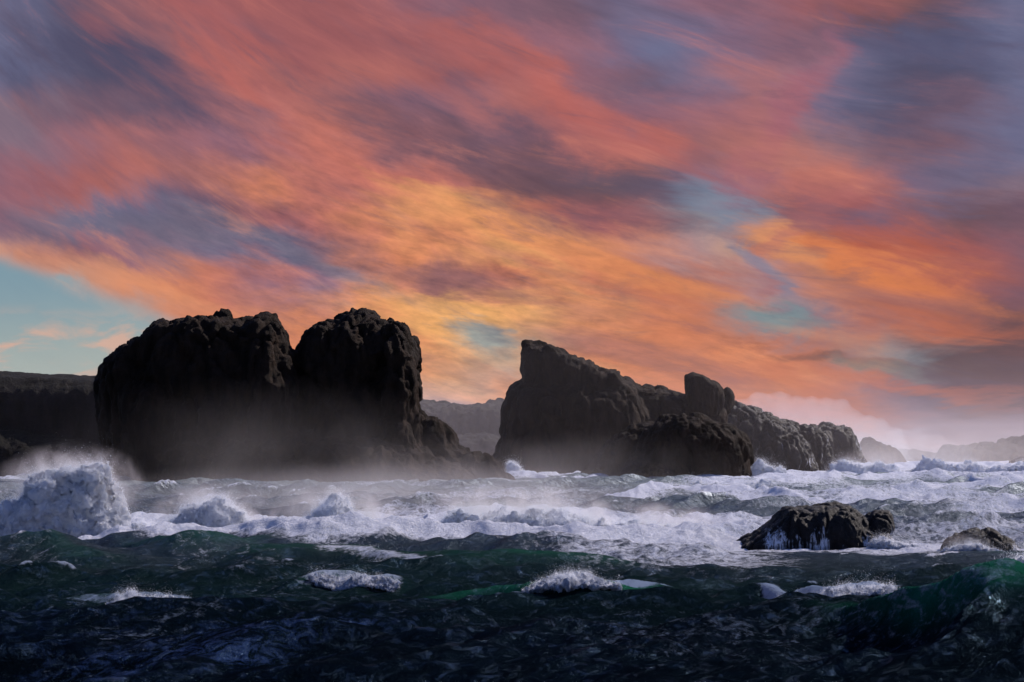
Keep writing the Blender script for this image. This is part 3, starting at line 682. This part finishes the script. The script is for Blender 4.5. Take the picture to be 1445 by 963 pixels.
def breaker(name, label, cat, profs, n_blob, rb, vox, n_drop, ds, seed, lift=.6, group=None, dens=.5, corek=1.0, float_=False):
    """profs: list of (profile, Y, depth). One body of churning foam + droplets thrown off it, joined in one mesh"""
    r_ = np.random.default_rng(seed); n_drop = int(n_drop * 3.6); ds = ds * .9
    Vv, Fc = [], []
    for prof, Y, dy in profs:
        p0 = np.array(prof, float); nn = int((p0[-1, 0] - p0[0, 0]) / 4) + 2; xx = np.linspace(p0[0, 0], p0[-1, 0], nn)
        top_ = np.interp(xx, p0[:, 0], p0[:, 1]); bot_ = np.interp(xx, p0[:, 0], p0[:, 2]); hh_ = bot_ - top_
        jag = (fbm2(xx / 26, xx * 0 + seed, 4, seed) - .5) * .85 * np.minimum(hh_, 30) * (.6 if float_ else 1)
        prof = [(a_, min(t_ + j_, b_ - .5), b_) for a_, t_, j_, b_ in zip(xx, top_, jag, bot_)]
        low = 14 if not float_ else .6
        out = [(p[0], p[1] + (3 if not float_ else .5)) for p in prof]; out = [(prof[0][0] - 4, prof[0][2] + low)] + out + [(prof[-1][0] + 4, prof[-1][2] + low)]
        v, f = lobe(out, Y, dy, expo=2.2); o_ = len(Vv); Vv += v; Fc += [tuple(i + o_ for i in q) for q in f]
        if float_:
            V_ = np.array(Vv); p_ = np.array(prof, float); xs = np.array([at(a_, 0, Y)[0] for a_ in p_[:, 0]]); zb = np.array([at(0, b_, Y)[2] for b_ in p_[:, 2]])
            V_[:, 2] += -np.interp(V_[:, 0], xs, zb) + sea_h(V_[:, 0], V_[:, 1]) - .07; Vv = [tuple(v) for v in V_]
    me = voxel(Vv, Fc, vox, 3, True)
    R = np.mean(rb)
    for sc_, a_ in ((R * 2.8, 2.1 * R), (R * 1.1, 1.5 * R), (R * .42, .62 * R)):
        p = getco(me); no = getno(me)
        wq = p + (fbm3(p, 1 / sc_, 3, seed + 13)[:, None] - .5) * sc_ * 1.6
        p += no * (a_ * 2.0 * (fbm3(wq, 1 / sc_, 5, seed + 3) - .52))[:, None]; me.vertices.foreach_set('co', p.astype(np.float32).ravel()); me.update()
    smooth(me); core = getco(me); nrm = getno(me)
    # droplets: a thick ragged coat over the churned water, then plumes thrown up and downwind
    clump = fbm3(core, 1 / (R * 1.1), 4, seed + 70)
    upw = (np.clip(nrm[:, 2] * .6 + .5, .05, 1) * np.where(core[:, 2] > .2, 1, .3)) * (sstep(.34, .64, clump) * 1.4 + .25)
    idp = r_.choice(len(core), n_drop, p=upw / upw.sum())
    q = core[idp]; t_ = np.minimum(r_.exponential(.8, n_drop), r_.uniform(.6, 3.2, n_drop))
    plume = r_.uniform(0, 1, n_drop) < .5
    hi = sstep(.2, .9, (q[:, 2] - core[:, 2].min()) / (np.ptp(core[:, 2]) + 1e-6))
    L = np.where(plume, lift * (.2 + .8 * hi) * (.2 + 1.8 * clump[idp]), ds * 4.5)
    D = np.where(plume[:, None], nrm[idp] * .55 + r_.normal(0, .38, (n_drop, 3)) + np.array([-.10, .15, .55]), nrm[idp] + r_.normal(0, .5, (n_drop, 3)))
    wsp = fbm3(q * np.array([1, 1, .4]), 2.2 / R, 3, seed + 90)
    q = q + D * (L * t_ * (.35 + 1.3 * wsp))[:, None]
    sz = ds * np.exp(r_.normal(-.1, .45, n_drop)) * (1 - .2 * t_)
    tri = r_.normal(0, 1, (n_drop, 3, 3)); tri /= np.linalg.norm(tri, axis=2, keepdims=True)
    tv = (q[:, None, :] + tri * (sz * .62)[:, None, None]).reshape(-1, 3)
    dm = mesh_from('spray', tv, np.arange(n_drop * 3).reshape(-1, 3))
    root = bpy.data.objects.new(name, None); col.objects.link(root)
    root.location = (float(core[:, 0].mean()), float(core[:, 1].mean()), 0)
    tag(root, label, cat, group)
    for nm, m_, mt in (('foam_body', me, CAPFOAM_SHADE if float_ else FOAM), ('spray', dm, DROP)):
        c_ = getco(m_) - np.array(root.location)[None, :]
        m_.vertices.foreach_set('co', c_.astype(np.float32).ravel()); m_.update()
        o = link(nm, m_, mt, root)
        if nm == 'spray': o['kind'] = 'stuff'
    return root
G1 = 'waves breaking in a line across the bay'
breaker('breaking_wave', 'tallest burst of white spray, a dome at the far left', 'breaking wave',
        [([(-30, 716, 775), (0, 706, 775), (20, 690, 775), (45, 678, 775), (70, 668, 775), (90, 662, 775), (115, 656, 775), (135, 654, 775), (150, 662, 775), (160, 678, 775), (168, 700, 775), (172, 730, 775), (178, 752, 775)], 172, 3.0)],
        260, (.45, 1.15), .16, 60000, .055, 101, .55)
breaker('breaking_wave', 'small white splash at the right foot of the tall domed burst', 'breaking wave',
        [([(172, 752, 765), (185, 742, 765), (200, 730, 765), (212, 740, 765), (225, 752, 765)], 168, 1.5)], 60, (.2, .45), .10, 14000, .05, 102, .4)
breaker('breaking_wave', 'pointed burst of spray between the tall dome and the long roller', 'breaking wave',
        [([(228, 752, 772), (238, 728, 772), (255, 718, 772), (272, 712, 772), (285, 702, 772), (296, 696, 772), (308, 694, 772), (320, 706, 772), (338, 720, 772), (352, 732, 772), (372, 744, 772), (392, 755, 772)], 176, 3.0)],
        200, (.35, .9), .15, 45000, .055, 103, .55)
breaker('breaking_wave', 'long foaming roller with a peaked crest, middle left of the bay', 'breaking wave',
        [([(360, 745, 776), (390, 738, 776), (420, 735, 776), (445, 722, 776), (458, 706, 776), (470, 702, 776), (482, 706, 776), (494, 718, 776), (510, 728, 776), (535, 738, 776), (565, 750, 776), (600, 758, 776), (650, 768, 778)], 170, 2.6)],
        330, (.35, .85), .15, 60000, .055, 104, .5)
breaker('breaking_wave', 'widest and brightest line of surf, middle of the bay', 'breaking wave',
        [([(600, 752, 768), (620, 732, 768), (640, 722, 768), (665, 728, 768), (690, 726, 768), (720, 722, 768), (750, 726, 768), (775, 722, 768), (790, 715, 768), (806, 722, 768), (830, 734, 768), (850, 728, 768), (880, 738, 768), (910, 742, 770), (950, 744, 770), (990, 746, 770), (1035, 752, 768)], 186, 3.2)],
        480, (.35, .85), .16, 90000, .06, 105, .6)
breaker('breaking_wave', 'small white burst in the gap at the foot of the wedge-topped stack', 'breaking wave',
        [([(712, 664, 674), (716, 654, 674), (722, 649, 674), (729, 653, 674), (738, 663, 674)], 560, 2)], 60, (.5, 1.2), .35, 6000, .12, 106, .8)
breaker('breaking_wave', 'spray burst against the end of the dark headland', 'breaking wave',
        [([(1160, 668, 680), (1175, 652, 680), (1190, 646, 680), (1205, 650, 680), (1225, 660, 680), (1245, 656, 680), (1265, 662, 680)], 640, 5)], 120, (.8, 1.8), .45, 14000, .14, 107, 1.3)
breaker('breaking_wave', 'far line of bright breakers at the right edge of the bay', 'breaking wave',
        [([(1262, 664, 674), (1285, 654, 674), (1315, 648, 674), (1345, 655, 674), (1370, 651, 674), (1400, 654, 674), (1425, 658, 674), (1460, 652, 674), (1500, 655, 674)], 700, 6)], 220, (.9, 2.0), .5, 22000, .15, 108, 1.2)
breaker('breaking_wave', 'white burst between the black outcrop and the dark headland', 'breaking wave',
        [([(1056, 664, 690), (1062, 648, 690), (1072, 645, 690), (1084, 655, 690), (1110, 664, 690)], 600, 3)], 70, (.6, 1.3), .35, 8000, .12, 109, 1.1)
breaker('breaking_wave', 'tumbling surf in front of the rounded black outcrop', 'breaking wave',
        [([(900, 700, 708), (925, 688, 706), (950, 681, 704), (980, 684, 704), (1010, 686, 704), (1050, 680, 704), (1090, 682, 704), (1130, 694, 706)], 395, 5)], 220, (.35, .9), .25, 20000, .09, 110, .6)
G2 = 'small whitecaps on the dark foreground swell'
def cap(label, prof, Y, n, nd, seed, rb=(.12, .30), lift=.22):
    prof = [(a_, c_ - (c_ - b_) * .5, c_) for a_, b_, c_ in prof]
    breaker('whitecap', label, 'whitecap', [(prof, Y, .8)], n, rb, .045, nd, .028, seed, lift, None, float_=True)
cy = lambda px, py, h_: ground(px, py, h_)[1]
cap('curling whitecap at lower left with black water beneath it', [(150, 846, 850), (165, 836, 848), (178, 841, 852), (190, 845, 858), (215, 847, 860), (245, 849, 858), (275, 857, 860)], cy(190, 842, .9), 130, 16000, 201)
cap('upper whitecap left of centre, on the near green swell', [(455, 802, 808), (490, 793, 806), (520, 798, 812), (560, 806, 816)], cy(500, 796, .9), 80, 9000, 202)
cap('lower whitecap left of centre, just before its higher twin', [(440, 824, 829), (462, 815, 829), (485, 808, 828), (505, 812, 828), (530, 818, 829), (560, 825, 830)], cy(480, 810, 1.0), 70, 9000, 203)
cap('long whitecap right of centre on a green crest', [(735, 822, 828), (755, 826, 840), (780, 826, 846), (830, 826, 846), (880, 828, 844), (935, 834, 838)], cy(830, 826, 1.4), 170, 20000, 204)
cap('whitecap in the trough behind the big green wave', [(1100, 838, 843), (1130, 828, 842), (1170, 826, 842), (1220, 829, 842), (1262, 820, 842), (1268, 824, 845)], cy(1180, 828, 1.3), 150, 18000, 205)
cap('spray blown off the top of the big green wave, right edge', [(1385, 802, 808), (1408, 780, 808), (1428, 768, 808), (1450, 764, 808), (1490, 776, 808), (1520, 800, 808)], 79.5, 90, 30000, 206, (.12, .3), .4)
cap('foam sheet bursting over the small rounded wet rock', [(1326, 772, 778), (1345, 764, 778), (1362, 758, 778), (1376, 752, 778), (1388, 764, 778), (1410, 774, 780)], 153, 90, 16000, 207, (.15, .35), .5)
cap('white water sliding off the right end of the wide wet rock', [(1232, 760, 776), (1245, 752, 776), (1260, 762, 776), (1280, 770, 778), (1296, 775, 779)], 160.5, 60, 12000, 208, (.12, .28), .35)

# ------------------------------------------------------------------ haze and mist
def vol_mat(name, dens, g=.5, color=(1.0, .90, .86), hetero=None):
    m, t, out = new_mat(name)
    s_ = t.n('ShaderNodeVolumeScatter'); s_.inputs['Color'].default_value = (*color, 1); s_.inputs['Anisotropy'].default_value = g
    if hetero:
        tc = t.n('ShaderNodeTexCoord').outputs['Object']
        rad = t.v('LENGTH', tc)
        pos = t.n('ShaderNodeNewGeometry').outputs['Position']
        n_ = t.noise(t.mapv(pos, (1, .6, .8)), hetero, 4, .6, .5)
        d_ = t.m('MULTIPLY', t.mr(rad, 1.0, 0.1), t.mr(n_, .34, .72) if dens > .1 else t.mr(n_, .22, .74))
        t.put(s_.inputs['Density'], t.m('MULTIPLY', d_, dens))
    else: s_.inputs['Density'].default_value = dens
    t.put(out.inputs['Volume'], s_.outputs[0])
    return m
def box(name, x0, x1, y0, y1, z0, z1, mat, kind='stuff'):
    v = [(a, b, c) for a in (x0, x1) for b in (y0, y1) for c in (z0, z1)]
    f = [(0, 1, 3, 2), (4, 6, 7, 5), (0, 4, 5, 1), (2, 3, 7, 6), (0, 2, 6, 4), (1, 5, 7, 3)]
    me = bpy.data.meshes.new(name); me.from_pydata(v, [], f); me.update()
    return link(name, me, mat)
hz = box('sea_haze', -1800, 1800, 545, 2300, -6, 42, vol_mat('salt_haze', .00024, .5, color=(.97, .86, .82)))
tag(hz, kind='stuff'); hz['label'] = 'thin salt haze hanging over the far sea'
def mist(px, py, Y, rx, ry, rz, dens, label, sc_=.05):
    iv, if_ = ico(); me = bpy.data.meshes.new('mist')
    me.from_pydata([tuple(v) for v in iv], [], if_); me.update()
    o = link('sea_mist', me, vol_mat('drifting_mist', dens, .5, hetero=sc_))
    X, _, Z = at(px, py, Y); o.location = (X, Y, Z); o.scale = (rx, ry, rz)
    o['kind'] = 'stuff'; o['label'] = label
    return o
mist(360, 668, 450, 62, 22, 26, .0075, 'spray mist drifting at the foot of the largest stack')
mist(560, 705, 300, 60, 60, 7, .018, 'low mist over the grey water behind the surf')
mist(640, 672, 470, 40, 26, 12, .014, 'mist drifting through the gap between the two stacks')
mist(860, 675, 560, 50, 20, 16, .010, 'mist at the foot of the wedge-topped stack')
mist(1290, 645, 980, 120, 70, 20, .010, 'bright mist over the far right breakers')

def pale_patch(label, blobs, Y, dens):  # added pale volume: a hard-edged patch of sky haze shaped as a bank
    iv, if_ = ico(); Vv = []; Fc = []
    for px, py, r in blobs:
        X, _, Z = at(px, py, Y); s_ = iv * np.array([r, r * .9, r * .8]) + np.array([X, Y, Z]); o_ = len(Vv)
        Vv += list(s_); Fc += [tuple(i + o_ for i in f) for f in if_]
    me = voxel(Vv, Fc, 2.5)
    for sc_, a_ in ((26, 5), (9, 3)):
        p = getco(me); no = getno(me); p += no * (a_ * 2 * (fbm3(p, 1 / sc_, 3, 5) - .5))[:, None]
        me.vertices.foreach_set('co', p.astype(np.float32).ravel()); me.update()
    smooth(me)
    o = link('pale_patch', me, vol_mat('pale_patch_air', dens, .3, color=(.88, .86, .90)))
    tag(o, kind='stuff'); o['label'] = label
tops = [(975, 562), (1000, 560), (1025, 556), (1045, 556), (1066, 552), (1085, 555), (1104, 552), (1125, 557), (1145, 559), (1166, 560), (1186, 562), (1199, 571), (1203, 582), (1222, 587), (1240, 592), (1258, 600)]
bl = [(px, py + 16, 9) for px, py in tops] + [(px, py + 34, 15) for px, py in tops] + [(px, py + 60, 20) for px, py in tops] + [(px, py + 85, 20) for px, py in tops]
pale_patch('hard-edged pale sky haze added as a bank behind the dark headland', bl, 1500, .018)
tops = [(1262, 606), (1275, 600), (1290, 601), (1305, 606), (1322, 609), (1342, 618), (1362, 624)]
bl = [(px, py + 14, 8) for px, py in tops] + [(px, py + 34, 14) for px, py in tops]
pale_patch('fainter pale sky haze added as a bank over the far right rocks', bl, 1600, .012)

# soft clouds of fine spray about the bursts
mist(100, 692, 173, 8.0, 4.0, 4.8, 1.1, 'fine spray around the tall domed burst', .5)
mist(300, 728, 177, 7.0, 3.8, 3.6, .9, 'fine spray around the pointed burst', .5)
mist(480, 728, 171, 7.5, 3.6, 3.2, .9, 'fine spray over the peak of the long roller', .5)
mist(720, 724, 187, 12, 4.5, 3.2, .7, 'fine spray over the wide line of surf', .4)
mist(890, 736, 187, 11, 4.5, 2.4, .5, 'fine spray over the right end of the surf line', .4)
mist(1365, 768, 155, 3, 2.0, 1.2, .22, 'fine spray on the small rounded rock', .6)
mist(1235, 652, 660, 20, 14, 6, .03, 'glowing spray at the tip of the headland', .1)
